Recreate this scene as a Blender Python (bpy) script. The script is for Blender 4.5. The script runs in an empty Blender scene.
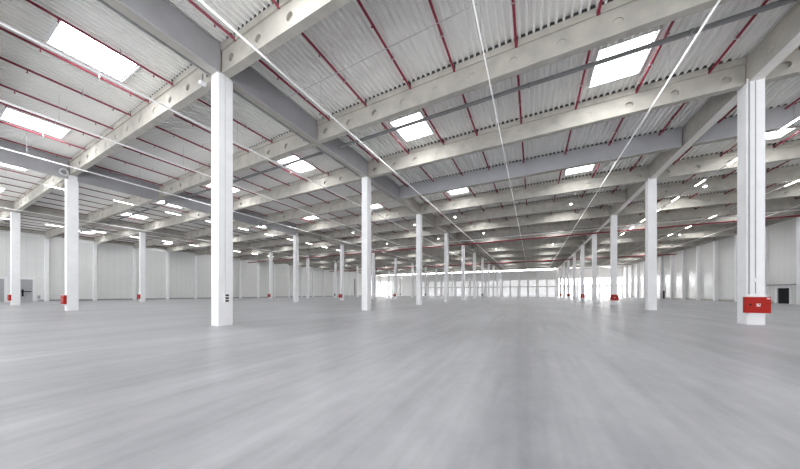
import bpy, math, random
random.seed(4)
col = bpy.context.scene.collection
sc = bpy.context.scene
PI = math.pi

# ------------------------------------------------------------------ layout
XA, W, S, Y1 = -13.09, 22.61, 12.0, 7.117
XB, XC, XD = XA + W, XA - W, XA - 2 * W
XE, XF = XA + 2 * W, XA - 3 * W
YB, YF = -12.0, 133.0            # open rear edge, far wall
ZD = 13.0                        # underside of the roof deck
ZB = 11.72                       # underside of the beams
PITCH = W / 80.0
def YN(n): return Y1 + S * (n - 1)

# ------------------------------------------------------------------ materials
def new_mat(name):
    m = bpy.data.materials.new(name); m.use_nodes = True
    nt = m.node_tree
    return m, nt, nt.nodes['Principled BSDF']
def pmat(name, rgb, rough=.6, metal=0., var=.05, scale=3., bump=0., spec=.5):
    """plain coloured surface with a little cloudy variation of its colour"""
    m, nt, b = new_mat(name)
    tc = nt.nodes.new('ShaderNodeTexCoord')
    n = nt.nodes.new('ShaderNodeTexNoise'); n.inputs['Scale'].default_value = scale
    n.inputs['Detail'].default_value = 4
    r = nt.nodes.new('ShaderNodeValToRGB')
    r.color_ramp.elements[0].position = .3; r.color_ramp.elements[1].position = .7
    r.color_ramp.elements[0].color = tuple(max(0, c * (1 - var)) for c in rgb) + (1,)
    r.color_ramp.elements[1].color = tuple(min(1, c * (1 + var)) for c in rgb) + (1,)
    nt.links.new(tc.outputs['Object'], n.inputs['Vector'])
    nt.links.new(n.outputs['Fac'], r.inputs['Fac'])
    nt.links.new(r.outputs['Color'], b.inputs['Base Color'])
    b.inputs['Roughness'].default_value = rough
    b.inputs['Metallic'].default_value = metal
    b.inputs['Specular IOR Level'].default_value = spec
    if bump:
        bp = nt.nodes.new('ShaderNodeBump'); bp.inputs['Strength'].default_value = bump
        bp.inputs['Distance'].default_value = .02
        nt.links.new(n.outputs['Fac'], bp.inputs['Height'])
        nt.links.new(bp.outputs['Normal'], b.inputs['Normal'])
    return m
def emat(name, rgb, strength, base=(.9, .9, .9)):
    m, nt, b = new_mat(name)
    tc = nt.nodes.new('ShaderNodeTexCoord')
    n = nt.nodes.new('ShaderNodeTexNoise'); n.inputs['Scale'].default_value = 1.5
    mr = nt.nodes.new('ShaderNodeMapRange')
    mr.inputs['To Min'].default_value = strength * .9; mr.inputs['To Max'].default_value = strength * 1.1
    nt.links.new(tc.outputs['Object'], n.inputs['Vector'])
    nt.links.new(n.outputs['Fac'], mr.inputs['Value'])
    b.inputs['Base Color'].default_value = base + (1,)
    b.inputs['Emission Color'].default_value = rgb + (1,)
    nt.links.new(mr.outputs['Result'], b.inputs['Emission Strength'])
    b.inputs['Roughness'].default_value = .5
    return m

def floor_mat():
    m, nt, b = new_mat('polished_concrete_floor')
    N = nt.nodes.new; L = nt.links.new
    tc = N('ShaderNodeTexCoord')
    def noise(scale, sx, sy, rz=0., detail=6, rough=.6):
        mp = N('ShaderNodeMapping'); mp.inputs['Scale'].default_value = (sx, sy, 1)
        mp.inputs['Rotation'].default_value = (0, 0, rz)
        n = N('ShaderNodeTexNoise'); n.inputs['Scale'].default_value = scale
        n.inputs['Detail'].default_value = detail; n.inputs['Roughness'].default_value = rough
        L(tc.outputs['Object'], mp.inputs['Vector']); L(mp.outputs['Vector'], n.inputs['Vector'])
        return n.outputs['Fac']
    a = noise(.22, 1, .7, .25, 2, .45); c = noise(.9, 1, .13, .03, 4, .55); d = noise(3., 1, .6, -.5, 7, .65); e = noise(5., 1, .05, -.04, 3, .5)
    def math_(op, x, y):
        k = N('ShaderNodeMath'); k.operation = op
        for i, v in enumerate((x, y)):
            if isinstance(v, (int, float)): k.inputs[i].default_value = v
            else: L(v, k.inputs[i])
        return k.outputs[0]
    mixv = math_('ADD', math_('ADD', math_('MULTIPLY', a, .32), math_('MULTIPLY', c, .33)), math_('ADD', math_('MULTIPLY', d, .18), math_('MULTIPLY', e, .17)))
    r = N('ShaderNodeValToRGB')
    r.color_ramp.elements[0].position = .34; r.color_ramp.elements[1].position = .66
    r.color_ramp.elements[0].color = (*FLOOR_DARK, 1); r.color_ramp.elements[1].color = (*FLOOR_LIGHT, 1)
    L(mixv, r.inputs['Fac'])
    # saw-cut joints, 6 m x 5.65 m
    sep = N('ShaderNodeSeparateXYZ'); L(tc.outputs['Object'], sep.inputs[0])
    def joint(out, off, per, w=.008):
        v = math_('MODULO', math_('ADD', out, off), per)
        return math_('LESS_THAN', math_('ABSOLUTE', math_('SUBTRACT', v, per / 2), 0), w)
    j = math_('MAXIMUM', joint(sep.outputs[0], 1000 * W / 4 - XA + W / 8, W / 4), joint(sep.outputs[1], 1000 * 6 - Y1 + 3, 6.))
    mx = N('ShaderNodeMixRGB'); mx.inputs['Color2'].default_value = (.30, .30, .31, 1)
    L(math_('MULTIPLY', j, .15), mx.inputs['Fac']); L(r.outputs['Color'], mx.inputs['Color1'])
    L(mx.outputs['Color'], b.inputs['Base Color'])
    rr = N('ShaderNodeMapRange'); rr.inputs['From Min'].default_value = .3; rr.inputs['From Max'].default_value = .7
    rr.inputs['To Min'].default_value = .29; rr.inputs['To Max'].default_value = .37
    L(mixv, rr.inputs['Value']); L(rr.outputs['Result'], b.inputs['Roughness'])
    bp = N('ShaderNodeBump'); bp.inputs['Strength'].default_value = .05; bp.inputs['Distance'].default_value = .01
    L(d, bp.inputs['Height']); L(bp.outputs['Normal'], b.inputs['Normal'])
    return m

def panel_mat(name, rgb, axis, rough=.4):
    """sandwich-panel wall: fine vertical joints every metre"""
    m, nt, b = new_mat(name)
    N = nt.nodes.new; L = nt.links.new
    tc = N('ShaderNodeTexCoord'); sep = N('ShaderNodeSeparateXYZ'); L(tc.outputs['Object'], sep.inputs[0])
    def mt(op, x, y):
        k = N('ShaderNodeMath'); k.operation = op
        for i, v in enumerate((x, y)):
            if isinstance(v, (int, float)): k.inputs[i].default_value = v
            else: L(v, k.inputs[i])
        return k.outputs[0]
    v = mt('MODULO', mt('ADD', sep.outputs[axis], 1000.), 1.0)
    j = mt('LESS_THAN', v, .025)
    n = N('ShaderNodeTexNoise'); n.inputs['Scale'].default_value = .4; L(tc.outputs['Object'], n.inputs['Vector'])
    r = N('ShaderNodeValToRGB')
    r.color_ramp.elements[0].color = tuple(c * .95 for c in rgb) + (1,); r.color_ramp.elements[1].color = tuple(min(1, c * 1.05) for c in rgb) + (1,)
    L(n.outputs['Fac'], r.inputs['Fac'])
    mx = N('ShaderNodeMixRGB'); mx.inputs['Color2'].default_value = tuple(c * .6 for c in rgb) + (1,)
    L(mt('MULTIPLY', j, .6), mx.inputs['Fac']); L(r.outputs['Color'], mx.inputs['Color1'])
    L(mx.outputs['Color'], b.inputs['Base Color']); b.inputs['Roughness'].default_value = rough
    return m

FLOOR_DARK, FLOOR_LIGHT = (.20, .202, .222), (.52, .524, .55)
SKY_E = 12.0; SKY = 1.7; GROUND_FILL = 3.4
M = {}
M['floor'] = floor_mat()
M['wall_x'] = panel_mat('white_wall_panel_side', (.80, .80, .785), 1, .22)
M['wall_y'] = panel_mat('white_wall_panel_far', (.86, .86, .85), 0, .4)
M['deck'] = pmat('white_steel_deck', (.93, .925, .895), .5, 0, .03, .5)
M['white'] = pmat('white_painted_concrete', (.93, .93, .935), .5, 0, .03, 2.)
M['concrete'] = pmat('bare_concrete', (.45, .427, .38), .75, 0, .14, 1.4, .2)
M['girder'] = pmat('grey_concrete', (.46, .438, .395), .75, 0, .12, 1.2, .2)
M['curtain'] = pmat('grey_smoke_curtain_fabric', (.39, .39, .405), .5, 0, .08, .7, .3)
M['dark'] = pmat('black_foam', (.05, .05, .05), .8)
M['red'] = pmat('dark_red_paint', (.21, .014, .034), .4)
M['main'] = pmat('muted_red_paint', (.30, .03, .05), .4)
M['redbox'] = pmat('signal_red_paint', (.44, .020, .014), .5, 0, .04, spec=.2)
M['pipe'] = pmat('dark_grey_plastic', (.25, .25, .255), .45)
M['grey'] = pmat('grey_plastic', (.35, .35, .36), .5)
M['steel'] = pmat('galvanised_steel', (.55, .55, .55), .4, .6)
M['rail'] = pmat('white_enamel', (.92, .92, .92), .4, 0, .02)
M['frame'] = pmat('white_rooflight_frame', (.80, .81, .81), .45, 0, .02)
M['soffit'] = pmat('painted_bounce_light', (.84, .81, .76), .6)  # pale tone imitates floor light on the girder undersides
M['pipe_far'] = pmat('brown_red_pipe_paint', (.12, .035, .04), .5)
M['lip'] = pmat('grey_rooflight_lip', (.34, .35, .36), .5)
M['door'] = pmat('grey_door_leaf', (.40, .40, .42), .4, 0, .04)
M['dock'] = emat('door_panel_added_glow', (.97, .98, 1.), .24, (.82, .83, .84))  # glow added to the dock door leaves to brighten the far wall
M['line'] = pmat('grey_rubber_seal', (.32, .32, .33), .6)
M['seal'] = pmat('light_grey_seal', (.52, .52, .53), .6)
M['conduit'] = pmat('pale_grey_conduit', (.66, .66, .67), .5)
M['black'] = pmat('black_paint', (.02, .02, .022), .8, spec=.1)
M['brown'] = pmat('brown_red_paint', (.30, .15, .13), .5)
M['glazing'] = emat('daylit_rooflight_sheet', (.97, .99, 1.), SKY_E)
M['gate'] = emat('daylit_translucent_sheet', (1., 1., .98), 2.2)
M['pane'] = emat('daylit_window_pane', (1., 1., 1.), 7.)
M['pale_pane'] = emat('small_pane_added_glow', (.97, .98, 1.), .32)  # door panes and upper wall panels, glow added to brighten the far wall
M['led'] = emat('led_tube', (1., .98, .92), 14.)
M['diffuser'] = emat('dimmed_light_strip', (1., 1., .98), .36)
M['strip'] = emat('bright_led_strip', (1., 1., .97), 22.)
M['lamp'] = emat('lamp_lens', (1., .98, .95), 20.)

# ------------------------------------------------------------------ mesh helper
class MB:
    def __init__(s): s.v = []; s.f = []
    def quad(s, *p):
        i = len(s.v); s.v += p; s.f.append(tuple(range(i, i + len(p)))); return s
    def box(s, x0, x1, y0, y1, z0, z1):
        i = len(s.v)
        s.v += [(x0, y0, z0), (x1, y0, z0), (x1, y1, z0), (x0, y1, z0), (x0, y0, z1), (x1, y0, z1), (x1, y1, z1), (x0, y1, z1)]
        for q in ((3, 2, 1, 0), (4, 5, 6, 7), (0, 1, 5, 4), (1, 2, 6, 5), (2, 3, 7, 6), (3, 0, 4, 7)): s.f.append(tuple(i + k for k in q))
        return s
    def prism(s, prof, axis, a, b, flip=False):
        """closed profile swept along an axis ('x','y','z')"""
        def pt(p, t):
            return {'x': (t, p[0], p[1]), 'y': (p[0], t, p[1]), 'z': (p[0], p[1], t)}[axis]
        n = len(prof); i = len(s.v)
        s.v += [pt(p, a) for p in prof] + [pt(p, b) for p in prof]
        for k in range(n): s.f.append((i + k, i + (k + 1) % n, i + n + (k + 1) % n, i + n + k))
        s.f.append(tuple(i + k for k in reversed(range(n)))); s.f.append(tuple(i + n + k for k in range(n)))
        return s
    def cyl(s, axis, c, r, a, b, n=16):
        return s.prism([(c[0] + r * math.cos(2 * PI * k / n), c[1] + r * math.sin(2 * PI * k / n)) for k in range(n)], axis, a, b)
    def tube(s, pts, r, n=8):
        from mathutils import Vector
        rings = []
        for k, p in enumerate(pts):
            p = Vector(p)
            d = (Vector(pts[min(k + 1, len(pts) - 1)]) - Vector(pts[max(k - 1, 0)])).normalized()
            u = d.cross(Vector((0, 0, 1)) if abs(d.z) < .9 else Vector((1, 0, 0))).normalized(); w = d.cross(u)
            rings.append(len(s.v)); s.v += [tuple(p + r * (math.cos(2 * PI * j / n) * u + math.sin(2 * PI * j / n) * w)) for j in range(n)]
        for a, b in zip(rings, rings[1:]):
            for j in range(n): s.f.append((a + j, a + (j + 1) % n, b + (j + 1) % n, b + j))
        s.f.append(tuple(rings[0] + j for j in range(n))); s.f.append(tuple(rings[-1] + j for j in reversed(range(n))))
        return s
    def mesh(s, name, mat, smooth=False, merge=False):
        me = bpy.data.meshes.new(name); me.from_pydata(s.v, [], s.f)
        import bmesh
        bm = bmesh.new(); bm.from_mesh(me)
        if merge: bmesh.ops.remove_doubles(bm, verts=bm.verts, dist=1e-5)
        bmesh.ops.recalc_face_normals(bm, faces=bm.faces); bm.to_mesh(me); bm.free()
        me.materials.append(mat)
        if smooth:
            for p in me.polygons: p.use_smooth = len(p.vertices) == 4
        return me
def put(name, me, loc=(0, 0, 0), parent=None, rz=0.):
    o = bpy.data.objects.new(name, me); col.objects.link(o)
    o.location = loc
    if rz: o.rotation_euler = (0, 0, rz)
    if parent: o.parent = parent
    return o
def tag(o, label, cat, group=None):
    o['label'] = label; o['category'] = cat; o['kind'] = 'thing'
    if group: o['group'] = group
    return o
def thing(name, label, cat, loc, group=None, rz=0.):
    return tag(put(name, None, loc, None, rz), label, cat, group)
def struct(o): o['kind'] = 'structure'; return o

ORD = ['first', 'second', 'third', 'fourth', 'fifth', 'sixth', 'seventh', 'eighth', 'ninth', 'tenth', 'eleventh', 'twelfth', 'thirteenth', 'fourteenth', 'fifteenth', 'sixteenth', 'seventeenth', 'eighteenth', 'nineteenth', 'twentieth', 'twenty-first', 'twenty-second', 'twenty-third', 'twenty-fourth']
BAYS = [(XF, 'left wall aisle'), (XD, 'second left aisle'), (XC, 'first left aisle'), (XA, 'middle aisle'), (XB, 'right wall aisle')]

# ------------------------------------------------------------------ setting
struct(put('floor', MB().box(XF - .3, XE + .3, YB, YF + .3, -.2, 0).mesh('floor', M['floor'])))

# side walls with their openings
def wall_with_holes(name, axis, at, thick, a0, a1, z1, holes, mat):
    m = MB(); cuts = sorted(holes); cur = a0
    def bx(p, q, z0, zz):
        if axis == 'x': m.box(min(at, at + thick), max(at, at + thick), p, q, z0, zz)
        else: m.box(p, q, min(at, at + thick), max(at, at + thick), z0, zz)
    for (p, q, z0, zz) in cuts:
        if p > cur: bx(cur, p, 0, z1)
        if z0 > 0: bx(p, q, 0, z0)
        bx(p, q, zz, z1); cur = q
    bx(cur, a1, 0, z1)
    return struct(put(name, m.mesh(name, mat)))
WZ = 13.18
LD = [(6.75, 8.85, 0, 4.05), (9.75, 11.7, 0, 4.05), (119.5, 131.5, 0, 8.2)]
wall_with_holes('wall_left', 'x', XF, -.3, YB, YF, WZ, LD, M['wall_x'])
RD = [(57.2, 59.3, 0, 2.3), (95.6, 97.3, 0, 2.3)]
wall_with_holes('wall_right', 'x', XE, .3, YB, YF, WZ, RD, M['wall_x'])

# far wall: dock doors and upper panels with added glow, daylit glazing
SB = W / 3
far = []; far_specs = []
for j in range(-9, 6):
    x0 = XA + j * SB; bay_gate = j in (3, 4, 5); left_gate = j in (-9,)
    mid = x0 + SB / 2
    if bay_gate:
        far += [(x0 + .35, x0 + SB - .35, 0, 4.3)]; far_specs.append(('gate', x0 + .35, x0 + SB - .35, 0, 4.3))
        far_specs.append(('strip', x0 + .35, x0 + SB - .35, 4.9, 7.9))
    elif left_gate:
        far += [(x0 + .3, x0 + SB - .3, 0, 8.2)]; far_specs.append(('gate', x0 + .3, x0 + SB - .3, 0, 8.2))
    elif j >= -6:
        for dx in (-1.75, 1.75):
            far.append((mid + dx - 1.45, mid + dx + 1.45, 0, 4.3)); far_specs.append(('dock', mid + dx - 1.45, mid + dx + 1.45, 0, 4.3)); far_specs.append(('upper', mid + dx - 1.45, mid + dx + 1.45, 4.75, 7.6))
m = MB()
cur = XF - .3
def fb(p, q, z0, z1): m.box(p, q, YF, YF + .3, z0, z1)
for (p, q, z0, z1) in sorted(far):
    if p > cur: fb(cur, p, 0, WZ)
    if any(s_[0] == 'strip' and abs(s_[1] - p) < .01 for s_ in far_specs):
        fb(p, q, 4.3, 4.9); fb(p, q, 7.9, WZ)
    elif z1 < 5: fb(p, q, z1, 4.75); fb(p, q, 7.6, WZ)
    else: fb(p, q, z1, WZ)
    cur = q
fb(cur, XE + .3, 0, WZ)
struct(put('wall_far', m.mesh('wall_far', M['wall_y'])))
nd = nw = 0
def frame_mb(x0, x1, y0, y1, z0, z1, t, bottom=True):
    f = MB().box(x0, x0 + t, y0, y1, z0, z1).box(x1 - t, x1, y0, y1, z0, z1).box(x0 + t, x1 - t, y0, y1, z1 - t, z1)
    if bottom: f.box(x0 + t, x1 - t, y0, y1, z0, z0 + t)
    return f
for (k, x0, x1, z0, z1) in far_specs:
    if k == 'dock':
        nd += 1
        d = MB()
        hgt = z1 / 6
        for r in range(6):
            if r == 2: continue
            d.box(x0 + .02, x1 - .02, YF + .08, YF + .16, r * hgt + .015, (r + 1) * hgt - .015)
        for t in range(5):   # rails of the glazed panel
            xx = x0 + .02 + t * (x1 - x0 - .14) / 4
            d.box(xx, xx + .10, YF + .08, YF + .16, 2 * hgt + .015, 3 * hgt - .015)
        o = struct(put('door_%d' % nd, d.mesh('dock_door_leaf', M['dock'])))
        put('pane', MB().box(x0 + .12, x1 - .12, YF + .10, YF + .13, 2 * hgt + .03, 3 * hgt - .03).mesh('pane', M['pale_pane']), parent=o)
        put('door_seal', frame_mb(x0 - .06, x1 + .06, YF - .03, YF - .002, 0, z1 + .1, .13, False).mesh('seal', M['seal']), parent=o)
    else:
        nw += 1
        w = x1 - x0; n = 4 if k != 'upper' else 2
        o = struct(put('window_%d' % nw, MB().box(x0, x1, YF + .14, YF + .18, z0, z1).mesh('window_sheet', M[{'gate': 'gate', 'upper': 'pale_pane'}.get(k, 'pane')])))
        f = frame_mb(x0, x1, YF + .02, YF + .12, z0, z1, .10, k != 'gate')
        for t in range(1, n): f.box(x0 + t * w / n - .05, x0 + t * w / n + .05, YF + .02, YF + .12, z0, z1 - .1)
        put('window_frame', f.mesh('window_frame', M['frame']), parent=o)
nw += 1
o = struct(put('window_%d' % nw, MB().box(XF - .18, XF - .14, 119.5, 131.5, 0, 8.2).mesh('window_sheet', M['gate'])))
f = MB().box(XF - .12, XF - .02, 119.5, 131.5, 8.1, 8.2)
for t in range(5): f.box(XF - .12, XF - .02, 119.5 + t * 2.975, 119.6 + t * 2.975, 0, 8.1)
put('window_frame', f.mesh('window_frame', M['frame']), parent=o)
# long header rail over the dock doors
struct(put('trim_1', MB().box(XA - 2 * SB * 3 + .1, XB, YF - .10, YF - .032, 4.42, 4.58).mesh('header', M['seal'])))
# light coloured edge beam and rail at the top of the far wall
struct(put('trim_2', MB().box(XF, XE, YN(11) - .5, YN(11) - .26, 11.6, 12.6).mesh('edge_beam', M['white'])))
o = tag(put('light_strip', MB().box(XF + 4, XB - .4, YN(11) - .56, YN(11) - .505, 11.42, 11.685).mesh('strip_housing', M['rail'])), 'long bright light strip under the roof before the far wall', 'light')
put('led_strip', MB().box(XF + 4.1, XB - .5, YN(11) - .72, YN(11) - .56, 11.50, 11.64).mesh('led_strip', M['strip']), parent=o)
struct(put('trim_3', MB().box(XF + .02, XE - .02, YN(11) - .44, YN(11) - .32, 11.44, 11.58).mesh('edge_rail', M['brown'])))
struct(put('trim_4', MB().box(XE - .40, XE - .02, 1.2, YF - .5, 11.85, 12.98).mesh('edge_beam_right', M['concrete'])))
struct(put('trim_5', MB().box(XF + .02, XF + .40, 1.2, YF - .5, 12.35, 12.98).mesh('edge_beam_left', M['concrete'])))
# kerbs along the walls
struct(put('baseboard_left', MB().box(XF + .001, XF + .06, 12.2, YF, 0, .32).mesh('kerb', M['grey'])))
struct(put('baseboard_right', MB().box(XE - .06, XE - .001, 60.0, 95.2, 0, .32).mesh('kerb', M['girder'])))

# side doors
def side_door(idx, x, y0, y1, z1, mat, inward, bar=False):
    global nd
    nd += 1
    s = inward
    xs = sorted((x - s * .12, x - s * .06))
    o = struct(put('door_%d' % nd, MB().box(xs[0], xs[1], y0 + .06, y1 - .06, .01, z1 - .06).mesh('door_leaf', mat)))
    fx = sorted((x - s * .14, x + s * .04))
    f = MB().box(fx[0], fx[1], y0, y0 + .06, 0, z1).box(fx[0], fx[1], y1 - .06, y1, 0, z1).box(fx[0], fx[1], y0 + .06, y1 - .06, z1 - .06, z1)
    f2 = sorted((x + s * .002, x + s * .05))
    f.box(f2[0], f2[1], y0 - .3, y0, 0, z1 + .3).box(f2[0], f2[1], y1, y1 + .3, 0, z1 + .3).box(f2[0], f2[1], y0, y1, z1, z1 + .3)
    put('door_frame', f.mesh('door_frame', M['frame']), parent=o)
    if bar:
        bx = sorted((x - s * .05, x + s * .06))
        put('panic_bar', MB().box(bx[0], bx[1], y0 + .2, y1 - .2, 1.72, 1.88).box(bx[0], bx[1], y0 + .75, y0 + .95, .95, 2.2).mesh('bar', M['black']), parent=o)
    return o
side_door(0, XF, 6.75, 8.85, 4.05, M['door'], 1)
side_door(0, XF, 9.75, 11.7, 4.05, M['door'], 1, True)
d = side_door(0, XE, 57.2, 59.3, 2.3, M['black'], -1)
side_door(0, XE, 95.6, 97.3, 2.3, M['black'], -1)
tag(put('door_canopy_rail', MB().box(XE - .22, XE - .07, 56.2, 61.1, 2.66, 2.8).mesh('canopy', M['line'])), 'grey rail on the right wall above the dark doorway', 'rail')
tag(put('wall_socket_box', MB().box(XF + .002, XF + .15, 12.15, 12.45, .5, 1.1).mesh('socket', M['grey'])), 'small grey box low on the left wall beside the grey door', 'box')

# ------------------------------------------------------------------ roof deck (the ceiling)
sky_x = []     # first and last rib of each rooflight
for bx, _ in BAYS:
    i0 = round((bx - XA) / PITCH)
    for q in (16, 56): sky_x.append((i0 + q, i0 + q + 7))
sky_y = [(15.15 + S * k, 17.75 + S * k) for k in range(-1, 10)]
ib = []
iF, iE = round((XF - XA) / PITCH), round((XE - XA) / PITCH)
def rib(m, i, y0, y1):
    x = XA + (i + .5) * PITCH; p = PITCH / 2; b = .036; s_ = .030; zt = ZD + .16
    pr = [(x - p, zt), (x - b - s_, zt), (x - b, ZD), (x + b, ZD), (x + b + s_, zt), (x + p, zt)]
    k = len(m.v); m.v += [(a, y0, z) for a, z in pr] + [(a, y1, z) for a, z in pr]
    for t in range(5): m.f.append((k + t, k + t + 1, k + 7 + t, k + 6 + t))
m = MB()
for i in range(iF - 1, iE + 1):
    if any(a <= i <= b for a, b in sky_x):
        y = YB
        for a, b in sky_y: rib(m, i, y, a); y = b
        rib(m, i, y, YF + .3)
    else: rib(m, i, YB, YF + .3)
# outer skin so that no daylight leaks through between the rooflights
ceil_me = m.mesh('ceiling', M['deck'])
struct(put('ceiling', ceil_me))

# ------------------------------------------------------------------ rooflights
w8 = 8 * PITCH
f = MB()
hw, hl, t = w8 / 2, 1.30, .07
for a in (-1, 1):
    x = sorted((a * hw, a * (hw - t))); f.box(x[0], x[1], -hl, hl, -.03, .42)
    y = sorted((a * hl, a * (hl - t))); f.box(-hw + t, hw - t, y[0], y[1], -.03, .42)
sk_frame = f.mesh('rooflight_upstand', M['frame'])
f = MB()
for a in (-1, 1):     # inner lip that shows pale around the glowing sheet
    x = sorted((a * (hw - t), a * (hw - t - .05))); f.box(x[0], x[1], -hl + t, hl - t, .06, .10)
    y = sorted((a * (hl - t), a * (hl - t - .05))); f.box(-hw + t + .05, hw - t - .05, y[0], y[1], .06, .10)
sk_lip = f.mesh('rooflight_lip', M['lip'])
sk_glass = MB().box(-hw + t, hw - t, -hl + t, hl - t, .13, .17).mesh('rooflight_sheet', M['glazing'])
for bi, (bx, bname) in enumerate(BAYS):
    for qi, q in enumerate((16, 56)):
        side = ('left', 'right')[qi]
        for k, (a, b) in enumerate(sky_y):
            o = thing('skylight', 'bright skylight in %s half of %s roof, %s from the front' % (side, bname, ORD[k]), 'skylight', (bx + (q + 4) * PITCH, (a + b) / 2, ZD), 'roof skylights')
            put('upstand', sk_frame, (0, 0, 0), o); put('lip', sk_lip, (0, 0, 0), o); put('glazing', sk_glass, (0, 0, 0), o)

# ------------------------------------------------------------------ roof beams with round holes
PIPES = {2: (1.28, 4.57, 7.67, 10.11, 13.05, 15.58, 18.42, 21.40), 3: (1.34, 4.21, 7.12, 9.57, 12.43, 15.45, 18.28, 21.12)}
EVEN = tuple(W / 16 + k * W / 8 for k in range(8))
def beam_mesh(half, plugs, lines):
    """T-beam along x, centred; round holes through its web every W/12"""
    m = MB(); wy, fy = .17, .24; z0, z1, z2 = ZB - .028, 12.70, ZD - .005
    zc, R, q = 12.15, .18, .30
    cs = [(-5.5 + k + .03) * W / 12 * 1.0 for k in range(12)]
    cs = [c for c in cs if abs(c) < half - .5]
    for sgn in (-1, 1):
        y = sgn * wy
        cur = -half
        for c in cs:
            m.quad((cur, y, z0), (c - q, y, z0), (c - q, y, z1), (cur, y, z1))
            m.quad((c - q, y, z0), (c + q, y, z0), (c + q, y, zc - q), (c - q, y, zc - q))
            m.quad((c - q, y, zc + q), (c + q, y, zc + q), (c + q, y, z1), (c - q, y, z1))
            N = 16
            for k in range(N):
                def cp(a): return (c + R * math.cos(a), y, zc + R * math.sin(a))
                def sp(a):
                    u, v = math.cos(a), math.sin(a); s_ = q / max(abs(u), abs(v)); return (c + u * s_, y, zc + v * s_)
                a0, a1 = 2 * PI * k / N, 2 * PI * (k + 1) / N
                m.quad(cp(a0), cp(a1), sp(a1), sp(a0))
            cur = c + q
        m.quad((cur, y, z0), (half, y, z0), (half, y, z1), (cur, y, z1))
    for c in cs:
        N = 16
        for k in range(N):
            a0, a1 = 2 * PI * k / N, 2 * PI * (k + 1) / N
            p = lambda a, y: (c + R * math.cos(a), y, zc + R * math.sin(a))
            m.quad(p(a0, -wy), p(a1, -wy), p(a1, wy), p(a0, wy))
    m.quad((-half, -wy, z0), (half, -wy, z0), (half, wy, z0), (-half, wy, z0))
    for e in (-half, half): m.quad((e, -wy, z0), (e, wy, z0), (e, wy, z1), (e, -wy, z1))
    cur = -half                       # top flange, notched where the sprinkler pipes pass
    for px in lines:
        px -= W / 2
        m.box(cur, px - .068, -fy, fy, z1, z2); cur = px + .068
    m.box(cur, half, -fy, fy, z1, z2)
    me = m.mesh('roof_beam', M['concrete'])
    pl = [MB().cyl('y', (c, zc), R - .004, -wy + (.03 if abs(c) < W / 2 - 6.5 else .13), wy - (.03 if abs(c) < W / 2 - 6.5 else .13)).mesh('hole_plug', M['concrete']) for c in cs] if plugs else []
    return me, pl
def plug_strip(half):
    """dark foam fillers between the ribs where the deck sits on a beam"""
    m = MB(); b = .038; s_ = .030
    n = int(half / PITCH)
    for i in range(-n, n):
        xl = i * PITCH + b + .0; xr = (i + 1) * PITCH - b
        # ribs are centred half a pitch off the grid line
        xl += PITCH / 2; xr += PITCH / 2
        if xr > half: continue
        m.prism([(xl, ZD), (xr, ZD), (xr - s_, ZD + .14), (xl + s_, ZD + .15)], 'y', -.232, .232)
    return m.mesh('rib_fillers', M['dark'])
# whole-grid beams stop against the column heads, half-grid beams against the girders
BMS = {o_: (beam_mesh(W / 2 - .255, True, o_), beam_mesh(W / 2 - .27, True, o_)) for o_ in {PIPES.get(b_, EVEN) for b_ in range(5)}}
fill_me = plug_strip(W / 2 - .5)
cur_me = None
for bi, (bx, bname) in enumerate(BAYS):
    (bm_full, plugs_full), (bm_half, plugs_half) = BMS[PIPES.get(bi, EVEN)]
    for k in range(22):
        n = .5 + .5 * k; full = (k % 2 == 1)
        y = YN(n)
        if y > YF - 1: continue
        o = tag(put('roof_beam', bm_full if full else bm_half, (bx + W / 2, y, 0)), 'concrete roof beam with round holes over %s, %s from the front' % (bname, ORD[k]), 'beam', 'concrete roof beams')
        put('rib_filler', fill_me, (0, 0, 0), o)
        if n <= 6 or bi in (3,):
            for pm in (plugs_full if full else plugs_half): put('hole_plug', pm, (0, 0, 0), o)

# ------------------------------------------------------------------ columns
def col_prof(h, c): return [(-h + c, -h), (h - c, -h), (h, -h + c), (h, h - c), (h - c, h), (-h + c, h), (-h, h - c), (-h, -h + c)]
CP = [(-.28, -.33), (.28, -.33), (.30, -.31), (.30, .31), (.28, .33), (-.28, .33), (-.30, .31), (-.30, -.31)]
shaft_me = MB().prism(CP, 'z', 0, ZB - .03).mesh('column_shaft', M['white'])
head_me = MB().prism([(-.16, -.16), (.16, -.16), (.16, .16), (-.16, .16)], 'z', ZB - .03, ZD - .005).mesh('column_head', M['girder'])
ears = MB()
for sx in (-1, 1):
    for sy in (-1, 1):
        x = sorted((sx * .30, sx * .245)); y = sorted((sy * .331, sy * .322))
        ears.box(x[0], x[1], y[0], y[1], ZB - .03, ZB + .16)
ears_me = ears.mesh('column_prongs', M['white'])
ROWS = {'A': (XA, 'row left of middle aisle'), 'B': (XB, 'row right of middle aisle'), 'C': (XC, 'second row left of middle aisle'), 'D': (XD, 'third row left of middle aisle')}
cols = {}
for r, (x, rn) in ROWS.items():
    for n in range(1, 12):
        if r == 'B' and n == 1: continue
        k = n - 1 if r != 'B' else n - 2
        lab = 'white square column, %s from the front in the %s' % (ORD[k], rn)
        o = thing('column', lab, 'column', (x, YN(n), 0), 'white columns')
        put('shaft', shaft_me, (0, 0, 0), o); put('head', head_me, (0, 0, 0), o); put('prong_plate', ears_me, (0, 0, 0), o)
        cols[(r, n)] = o
# conduits running down the two nearest columns
put('conduit', MB().box(.301, .322, -.055, -.03, 1.5, ZB - .05).mesh('conduit', M['conduit']), parent=cols[('A', 1)])
put('conduit', MB().box(-.03, -.01, -.355, -.331, 1.5, ZB - .05).mesh('conduit', M['line']), parent=cols[('B', 2)])
put('corner_conduit', MB().box(-.245, -.205, -.365, -.331, 1.46, ZB - .05).mesh('conduit', M['grey']), parent=cols[('B', 2)])
put('junction_box', MB().box(-.06, .05, -.385, -.331, 2.05, 2.25).mesh('junction', M['rail']), parent=cols[('B', 2)])

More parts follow.
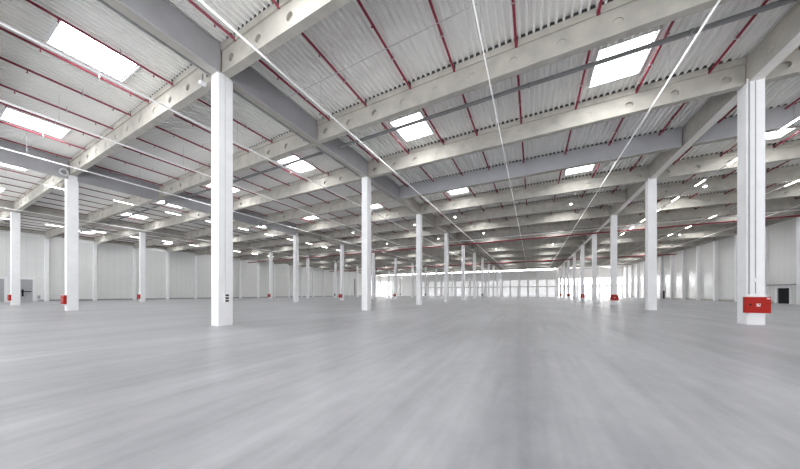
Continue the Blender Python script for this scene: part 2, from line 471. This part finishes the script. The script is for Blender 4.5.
# wall columns (pilasters)
pil_me = MB().prism(col_prof(.25, .02), 'z', 0, 11.685).mesh('wall_column', M['white'])
k = 0
for j in range(0, 22):
    y = YN(1 + j * .5)
    if y > YF - 2: break
    if y > 45:
        tag(put('wall_column', pil_me, (XE - .255, y, 0)), 'slim white column against the right wall, %s from the front' % ORD[k], 'column', 'columns on the right wall'); k += 1
k = 0
pilL_me = MB().prism(col_prof(.25, .02), 'z', 0, 11.685).mesh('wall_column', M['white'])
for j in range(1, 22):
    y = YN(1 + j * .5)
    if y > YF - 2: break
    tag(put('wall_column', pilL_me, (XF + .255, y, 0)), 'slim white column against the left wall, %s from the front' % ORD[k], 'column', 'columns on the left wall'); k += 1
pilF_me = MB().prism(col_prof(.24, .02), 'z', 0, 12.02).mesh('wall_column', M['white'])
k = 0
for j in range(-8, 6):
    if j in (-8, -7): continue
    tag(put('wall_column', pilF_me, (XA + j * SB, YF - .36, 0)), 'slim white column against the far wall, %s from the left' % ORD[k], 'column', 'columns on the far wall'); k += 1

# ------------------------------------------------------------------ girders along the column rows
gp = [(-.24, ZB), (.24, ZB), (.24, ZD - .005), (-.24, ZD - .005)]
def girder_mesh(L, ul):
    m = MB().prism([(-.24, ZB - .028), (.24, ZB - .028), (.24, ZD - .006), (-.24, ZD - .006)], 'y', .18, L - .18)
    return m.mesh('girder', M['girder'])
g_me = girder_mesh(S, 0)
disc = []
for r, (x, rn) in ROWS.items():
    for n in range(0, 11):
        if r == 'B' and n == 0: continue
        tag(put('girder', g_me, (x, YN(n), 0)), 'grey girder over the %s, %s span from the front' % (rn, ORD[n]), 'girder', 'girders along the column rows')
soffit = MB().box(-.235, .235, .34, S - .34, ZB - .036, ZB - .0285).mesh('girder_soffit', M['soffit'])  # thin added plate, its pale colour stands for light bounced off the floor
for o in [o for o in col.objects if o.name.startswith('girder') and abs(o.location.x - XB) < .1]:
    put('bounce_light_plate', soffit, (0, 0, 0), o)
# shallow round blind holes on the girders right of the aisle, nearest spans
for o in [o for o in col.objects if o.name.startswith('girder') and abs(o.location.x - XB) < .1 and o.location.y < 45]:
    for q in (1.7, 3.5, 8.4, 10.3):
        for sx in (-1, 1):
            a = sorted((sx * .241, sx * .252))
            put('hole_plug', MB().cyl('x', (q, 12.15), .17, a[0], a[1]).mesh('girder_plug', M['concrete']), parent=o)

# ------------------------------------------------------------------ smoke curtains (grey fabric)
def curtain_y(x, y0, y1, z0, z1, label):
    m = MB(); n = int((y1 - y0) / .35); t = .012
    for k in range(n):
        a, b = y0 + (y1 - y0) * k / n, y0 + (y1 - y0) * (k + 1) / n
        da, db = .010 * math.sin(a * 1.9) + .006 * math.sin(a * 4.7), .010 * math.sin(b * 1.9) + .006 * math.sin(b * 4.7)
        for s_ in (-t, t): m.quad((x + da + s_, a, z0), (x + db + s_, b, z0), (x + db + s_ - .0, b, z1), (x + da + s_, a, z1))
        m.quad((x + da - t, a, z0), (x + da + t, a, z0), (x + db + t, b, z0), (x + db - t, b, z0))
    o = tag(put('smoke_curtain', m.mesh('curtain', M['curtain'])), label, 'smoke curtain', 'grey smoke curtains')
    b = MB().box(x - .025, x + .025, y0, y1, z0 - .05, z0 - .001)
    put('bottom_bar', b.mesh('bar', M['steel']), parent=o)
    return o
def curtain_x(y, x0, x1, z0, z1, label):
    m = MB(); n = int((x1 - x0) / .35); t = .012
    for k in range(n):
        a, b = x0 + (x1 - x0) * k / n, x0 + (x1 - x0) * (k + 1) / n
        da, db = .010 * math.sin(a * 1.7) + .006 * math.sin(a * 4.1), .010 * math.sin(b * 1.7) + .006 * math.sin(b * 4.1)
        for s_ in (-t, t): m.quad((a, y + da + s_, z0), (b, y + db + s_, z0), (b, y + db + s_, z1), (a, y + da + s_, z1))
        m.quad((a, y + da - t, z0), (a, y + da + t, z0), (b, y + db + t, z0), (b, y + db - t, z0))
    o = tag(put('smoke_curtain', m.mesh('curtain', M['curtain'])), label, 'smoke curtain', 'grey smoke curtains')
    put('bottom_bar', MB().box(x0, x1, y - .025, y + .025, z0 - .05, z0 - .001).mesh('bar', M['steel']), parent=o)
    q = x0 + 4.2
    while q < x1 - 2:
        put('guide_cable', MB().box(q - .012, q + .012, y - .06, y - .035, z0 - .05, z1).mesh('cable', M['line']), parent=o); q += 8.1
    return o
for n, a, b in ((1, .3, S / 2 - .27), (1, S / 2 + .27, S - .3), (2, .3, S / 2 - .27)):
    pass
ya = YN(1)
CZ = ZB - .05
seg = [(1.4, ya - .26, 'before nearest column'), (ya + .26, ya + 5.72, 'beyond nearest column'), (ya + 6.28, ya + 11.74, 'before second column'), (ya + 12.26, ya + 17.7, 'beyond second column')]
for a, b, d_ in seg:
    curtain_y(XA - .30, a, b, CZ, ZD - .02, 'dark grey curtain on left face of girder left of middle aisle, %s' % d_)
    curtain_y(XA + .30, a, b, CZ, ZD - .02, 'dark grey curtain on right face of girder left of middle aisle, %s' % d_)
curtain_y(XC + .30, 1.4, ya - .26, 11.3, ZD - .02, 'dark grey curtain hanging low on the second left girder, at the left edge')
curtain_y(XC + .30, ya + .26, ya + 5.72, 11.3, ZD - .02, 'dark grey curtain hanging low on the second left girder, beyond the cable coil')
for i, (a, b) in enumerate(((ya + 6.28, ya + 11.74), (ya + 12.26, ya + 17.72), (ya + 18.28, ya + 23.74))):
    curtain_y(XC + .30, a, b, 11.3, ZD - .02, 'grey curtain on second left girder, %s length behind the nearest white column' % ORD[i])
curtain_x(YN(2.5) - .30, XA + .34, XB - .34, CZ + .05, ZD - .02, 'wide pale grey curtain crossing the middle aisle on the fourth beam')
curtain_x(YN(2.5) - .30, XB + .34, XE - .55, CZ + .05, ZD - .02, 'wide grey curtain crossing the right aisle behind the red cabinet column')

# ------------------------------------------------------------------ red sprinkler pipes under the deck
pz = 12.77
pipe_me = MB().cyl('y', (0, pz), .054, .6, YF - .6, 10).mesh('sprinkler_pipe', M['red'], True)
pipe_far_me = MB().cyl('y', (0, pz), .050, .6, YF - .6, 10).mesh('sprinkler_pipe', M['pipe_far'], True)
hang = MB().box(-.012, .012, -.012, .012, pz + .05, ZD + .02).box(-.09, .09, -.02, .02, pz - .08, pz - .066).box(-.09, -.072, -.02, .02, pz - .07, pz + .07).box(.072, .09, -.02, .02, pz - .07, pz + .07).box(-.09, .09, -.02, .02, pz + .066, pz + .08)
hang_me = hang.mesh('pipe_hanger', M['steel'])
head_sp = MB().cyl('z', (0, 0), .018, pz - .16, pz - .06, 8).cyl('z', (0, 0), .04, pz - .17, pz - .155, 10).mesh('sprinkler', M['red'])
for bi, (bx, bname) in enumerate(BAYS):
    for k in range(8):
        x = bx + PIPES.get(bi, EVEN)[k]
        o = tag(put('sprinkler_pipe', pipe_me if bi >= 2 else pipe_far_me, (x, 0, 0)), 'dark %s sprinkler pipe under %s deck, %s from its left edge' % ('red' if bi >= 2 else 'brownish', bname, ORD[k]), 'pipe', 'sprinkler pipes')
        if bi >= 2:
            for j in range(12 if bi < 4 else 14):
                y = 1.9 + 3 * j
                put('pipe_hanger', hang_me, (0, y, 0), o)
                if j < 10: put('sprinkler', head_sp, (0, y + 1.2, 0), o)

# ------------------------------------------------------------------ main pipes across the hall
def cross_pipe(name, y, z, r, x0, x1, mat, label, cat='pipe', collars=True, drop=None):
    o = tag(put(name, MB().cyl('x', (y, z), r, x0, x1, 16).mesh(name, mat, True)), label, cat)
    q = x0 + 2.3
    if collars:
        cm = MB().cyl('x', (y, z), r + .03, -.05, .05, 16).mesh('coupling', mat)
        while q < x1 - 1: put('coupling', cm, (q, 0, 0), o); q += 6.0
    if drop:
        q = x0 + 3.0
        dm = MB().box(-.025, .025, y - .025, y + .025, z + r, drop).mesh('pipe_hanger', M['line'])
        while q < x1 - 1: put('pipe_hanger', dm, (q, 0, 0), o); q += W / 4
    return o
cross_pipe('drain_pipe', 15.0, 12.28, .10, XF + .45, XB - .1, M['pipe'], 'dark grey drain pipe crossing the hall high up in front of the second skylights')
cross_pipe('sprinkler_main', 51.3, 11.15, .12, XF + .6, XE - .5, M['main'], 'thick red pipe crossing the whole hall, nearer of two', drop=ZD + .02)
cross_pipe('sprinkler_main', 88.2, 11.15, .13, XF + .6, XE - .5, M['main'], 'thick red pipe crossing the whole hall, farther of two', drop=ZD + .02)
cross_pipe('conduit_pipe', 51.0, 11.80, .08, XF + .6, XE - .5, M['rail'], 'thin pale pipe crossing the hall just above the nearer red pipe', collars=False)
tag(put('stay_wire', MB().cyl('x', (10.25, 12.66), .014, XA + .35, -1.9, 6).mesh('wire', M['seal'])), 'thin grey wire under the middle aisle deck, near the top of the picture', 'wire')

# ------------------------------------------------------------------ light rails
rz = 11.45
rail_me = MB().box(-.020, .020, 0, YF - 3, rz - .035, rz + .035).mesh('light_rail', M['rail'])
led_me = MB().box(-.035, .035, -.75, .75, rz - .075, rz - .036).mesh('led_light', M['led'])
diff_me = MB().box(-.016, .016, .1, YF - 3.1, rz - .05, rz - .036).mesh('rail_diffuser', M['diffuser'])
wire_me = MB().box(-.006, .006, -.006, .006, rz + .035, ZD + .03).mesh('suspension_wire', M['steel'])
RAILS = [(XF + 3.6, 0, None), (XF + 18.6, 0, (6.4, 4.4)), (XD + 3.5, 1, None), (XD + 18.56, 1, (7.1, 4.4)), (XC + 3.4, 2, None), (-24.4, 2, None), (XC + 18.3, 2, None),
         (XA + 3.05, 3, None), (-1.79, 3, None), (5.65, 3, None), (13.4, 4, (24.0, 4.5)), (20.8, 4, (25.2, 5.8)), (27.0, 4, None)]
cnt = {}
for x, bi, lit in RAILS:
    k = cnt.get(bi, 0); cnt[bi] = k + 1
    o = tag(put('light_rail', rail_me, (x, 1.0, 0)), 'thin white %s rail along %s ceiling, %s from its left edge' % ('light' if bi in (2, 3) or lit else 'unlit', BAYS[bi][1], ORD[k]), 'light rail', 'white light rails')
    if lit:
        y = lit[0] - 1.0
        while y < (62 if bi == 4 else 46):
            put('led_light', led_me, (0, y, 0), o); y += lit[1]
    if bi in (2, 3): put('diffuser', diff_me, (0, 0, 0), o)
    y = 4.4 - 1
    while y < 60: put('suspension_wire', wire_me, (0, y, 0), o); y += 6

# ------------------------------------------------------------------ small hanging lamps
lens = []
for k in range(7):
    a = PI / 2 * k / 6; lens.append((.125 * math.cos(a), -.08 * math.sin(a)))
def lathe(prof, n=16):
    m = MB()
    for (r0, z0), (r1, z1) in zip(prof, prof[1:]):
        for k in range(n):
            a, b = 2 * PI * k / n, 2 * PI * (k + 1) / n
            m.quad((r0 * math.cos(a), r0 * math.sin(a), z0), (r0 * math.cos(b), r0 * math.sin(b), z0), (r1 * math.cos(b), r1 * math.sin(b), z1), (r1 * math.cos(a), r1 * math.sin(a), z1))
    return m
lens_me = lathe(lens).mesh('lamp_lens', M['lamp'], merge=True)
hous_me = lathe([(.0, .22), (.08, .22), (.13, .08), (.14, .0), (.0, .0)]).mesh('lamp_housing', M['rail'], merge=True)
rod_me = MB().cyl('z', (0, 0), .012, .22, ZD - 11.45, 8).mesh('lamp_rod', M['steel'])
for x, y, z, d_ in [(p[0], p[1], 11.45, p[2]) if p[1] < 50 else (p[0] * .97, p[1] * .97, 11.15, p[2]) for p in ((-26.2, 34.4, 'in first left aisle, left half, nearest'), (-15.3, 34.6, 'in first left aisle, right half, nearest'), (-26.0, 45.2, 'in first left aisle, left half, second'),
                 (-15.3, 45.3, 'in first left aisle, right half, second'), (-9.0, 33.4, 'in left half of middle aisle, nearest'), (3.83, 34.4, 'in right half of middle aisle, nearest'),
                 (-7.2, 44.6, 'in left half of middle aisle, second'), (-7.26, 61.4, 'in left half of middle aisle, third'), (3.7, 61.0, 'in right half of middle aisle, second'),
                 (14.3, 34.4, 'in right wall aisle, nearest'), (22.3, 60.9, 'in right wall aisle, farther'))]:
    o = thing('hanging_lamp', 'small round lit lamp hanging %s' % d_, 'lamp', (x, y, z), 'small round lamps')
    put('housing', hous_me, (0, 0, 0), o); put('lens', lens_me, (0, 0, 0), o); put('rod', rod_me, (0, 0, 0), o)

# ------------------------------------------------------------------ fire hose cabinets
cab = MB().box(-.40, .40, -.15, 0, 0, .76).mesh('cabinet_body', M['redbox'])
door_me = MB().box(-.395, .395, -.176, -.153, .012, .748).mesh('cabinet_door', M['redbox'])
lock_me = MB().cyl('y', (-.25, .40), .04, -.195, -.176, 14).mesh('cabinet_lock', M['black'])
pic = MB()      # white hose-reel and flame mark
for k in range(20):
    a, b = 2 * PI * k / 20, 2 * PI * (k + 1) / 20
    for r0, r1 in ((.055, .075),):
        pic.quad((.03 + r0 * math.cos(a), -.1775, .39 + r0 * math.sin(a)), (.03 + r0 * math.cos(b), -.1775, .39 + r0 * math.sin(b)), (.03 + r1 * math.cos(b), -.1775, .39 + r1 * math.sin(b)), (.03 + r1 * math.cos(a), -.1775, .39 + r1 * math.sin(a)))
pic.box(-.07, .12, -.179, -.1765, .29, .305)
for p in (((-.06, .44), (-.03, .47), (.07, .33), (.04, .31)), ((.09, .47), (.12, .44), (.10, .40), (.07, .42))): pic.quad(*[(x, -.1785, z) for x, z in p])
pic.v = [(.01 + (x - .03) * .8, y, .39 + (z - .39) * .8) for x, y, z in pic.v]
pic_me = pic.mesh('white_hose_mark', M['rail'])
lab_me = MB().box(.27, .38, -.1785, -.1765, .665, .71).mesh('white_label', M['rail'])
hood_me = MB().box(-.25, .29, -.16, -.002, .765, .83).mesh('cabinet_top_plate', M['rail'])
foot_me = MB().box(-.27, .27, -.13, -.002, -.06, -.004).mesh('cabinet_bracket', M['rail'])
CAB = [('B', 2, 'on the nearest column right of the middle aisle'), ('B', 4, 'on the third column right of the middle aisle'), ('B', 6, 'on the fifth column right of the middle aisle'),
       ('B', 8, 'on the seventh column right of the middle aisle'), ('B', 10, 'on the ninth column right of the middle aisle'),
       ('C', 1, 'on the large column near the left edge'), ('C', 4, 'on a column behind the second white column'), ('C', 6, 'on a far column right of the bright opening'),
       ('D', 1, 'on the column at the left edge beside the grey door'), ('D', 2, 'on the column left of the nearest white column'), ('D', 4, 'on slim column right of the nearest white column')]
for r, n, d_ in CAB:
    x = ROWS[r][0]
    o = thing('hose_cabinet', 'red hose cabinet ' + d_, 'cabinet', (x - .02 if r == 'B' else x - .1, YN(n) - .333, .57), 'red hose cabinets')
    put('body', cab, (0, 0, 0), o)
    dd = put('door', door_me, (0, 0, 0), o)
    put('lock', lock_me, (0, 0, 0), dd); put('hose_mark', pic_me, (0, 0, 0), dd); put('label_plate', lab_me, (0, 0, 0), dd)
    put('top_plate', hood_me, (0, 0, 0), o); put('bracket', foot_me, (0, 0, 0), o)

# grey switch box on the nearest left column
o = thing('switch_box', 'small grey switch box on the right face of the nearest left column', 'switch', (XA + .302, YN(1) - .0, 1.08), None)
put('housing', MB().box(0, .07, -.09, .11, .0, .42).mesh('switch_housing', M['rail']), parent=o)
for z in (.03, .16, .29):
    put('socket', MB().box(.071, .085, -.06, .08, z, z + .085).mesh('socket', M['black']), parent=o)
# dark electrical boxes on far columns
blk = MB().box(-.22, .22, -.18, 0, 0, .75).mesh('dark_box_body', M['black'])
blk2 = MB().box(-.20, .20, -.205, -.182, .03, .72).mesh('dark_box_door', M['line'])
for r, n, d_ in (('A', 7, 'on the seventh column left of the middle aisle'), ('C', 8, 'on a far column well right of bright opening'), ('D', 10, 'on a far column inside the bright opening'), ('D', 6, 'on a far column between two white columns')):
    o = thing('electrical_box', 'small black box ' + d_, 'box', (ROWS[r][0], YN(n) - .333, .65), 'black boxes on columns')
    put('body', blk, (0, 0, 0), o); put('door', blk2, (0, 0, 0), o)
# chain of dark cable on a far column
pts = [(.26 * math.sin(k * 1.3), -.14 + .03 * math.cos(k * 1.7), .8 + k * .22) for k in range(28)]
tag(put('hanging_cable', MB().tube(pts, .13, 6).mesh('cable', M['black']), (XD - .62, YN(7) - .62, 0)), 'dark twisted cable hanging down a far column left of the second white column', 'cable')

# coil of cable on the second left girder, and a small lamp on the first beam
pts = [((.05 + .02 * (k % 3 - 1)), (.22 + .04 * math.sin(k * .37)) * math.cos(k * PI / 12), (.25 + .04 * math.cos(k * .23)) * math.sin(k * PI / 12)) for k in range(24 * 3)]
tag(put('hanging_cable_coil', MB().tube(pts, .045, 6).mesh('coil', M['conduit']), (XC + .36, 6.62, 11.74)), 'round coil of pale cable on the dark curtain at the left edge', 'cable')
o = thing('hanging_floodlight', 'small white floodlight under the dark girder beside the nearest left column', 'lamp', (-13.95, YN(1) - .42, 11.45))
put('bracket', MB().box(-.03, .03, -.03, .03, .05, .45).mesh('lamp_bracket', M['steel']), parent=o)
put('lamp_head', MB().prism([(-.12, -.02), (.10, -.10), (.12, .06), (-.06, .10)], 'y', -.12, .12).mesh('lamp_head', M['rail']), parent=o)

# ------------------------------------------------------------------ world and camera
w = bpy.data.worlds.new('overcast_sky'); sc.world = w; w.use_nodes = True
nt = w.node_tree; bg = nt.nodes['Background']
tc = nt.nodes.new('ShaderNodeTexCoord'); sp = nt.nodes.new('ShaderNodeSeparateXYZ'); rp = nt.nodes.new('ShaderNodeValToRGB')
rp.color_ramp.elements[0].position = .0; rp.color_ramp.elements[0].color = (.80, .82, .86, 1)
rp.color_ramp.elements[1].position = .6; rp.color_ramp.elements[1].color = (1., 1., 1., 1)
nt.links.new(tc.outputs['Generated'], sp.inputs[0]); nt.links.new(sp.outputs['Z'], rp.inputs['Fac'])
nt.links.new(rp.outputs['Color'], bg.inputs['Color']); 
mr = nt.nodes.new('ShaderNodeMapRange')      # bright fill added below the horizon for the ceiling, softer sky above
mr.inputs['From Min'].default_value = -.12; mr.inputs['From Max'].default_value = .08
mr.inputs['To Min'].default_value = GROUND_FILL; mr.inputs['To Max'].default_value = SKY
nt.links.new(sp.outputs['Z'], mr.inputs['Value']); nt.links.new(mr.outputs['Result'], bg.inputs['Strength'])

cam = bpy.data.cameras.new('camera'); co = bpy.data.objects.new('camera', cam); col.objects.link(co)
co.location = (0, 0, 1.51); co.rotation_euler = (PI / 2, 0, .472)
cam.sensor_width = 36; cam.lens = 259.402 / 800 * 36; cam.shift_y = (293.22 - 234.5) / 800
cam.clip_start = .05; cam.clip_end = 500
sc.camera = co
sc.view_settings.view_transform = 'Standard'; sc.view_settings.look = 'None'
sc.view_settings.exposure = 0.48; sc.view_settings.gamma = 1.0; sc.view_settings.use_curve_mapping = False
sc.cycles.max_bounces = 12; sc.cycles.diffuse_bounces = 7
sc.cycles.sample_clamp_indirect = 8.0; sc.cycles.blur_glossy = 1.0; sc.cycles.use_adaptive_sampling = False
sc.cycles.caustics_reflective = False; sc.cycles.caustics_refractive = False
# the open rear end of the hall, as a sampling portal for the sky (gives off no light of its own)
pl = bpy.data.lights.new('sky_portal', 'AREA'); pl.shape = 'RECTANGLE'; pl.size = XE - XF; pl.size_y = ZD; pl.cycles.is_portal = True
po = bpy.data.objects.new('sky_portal', pl); col.objects.link(po); po.location = ((XE + XF) / 2, YB, ZD / 2); po.rotation_euler = (PI / 2, 0, 0)
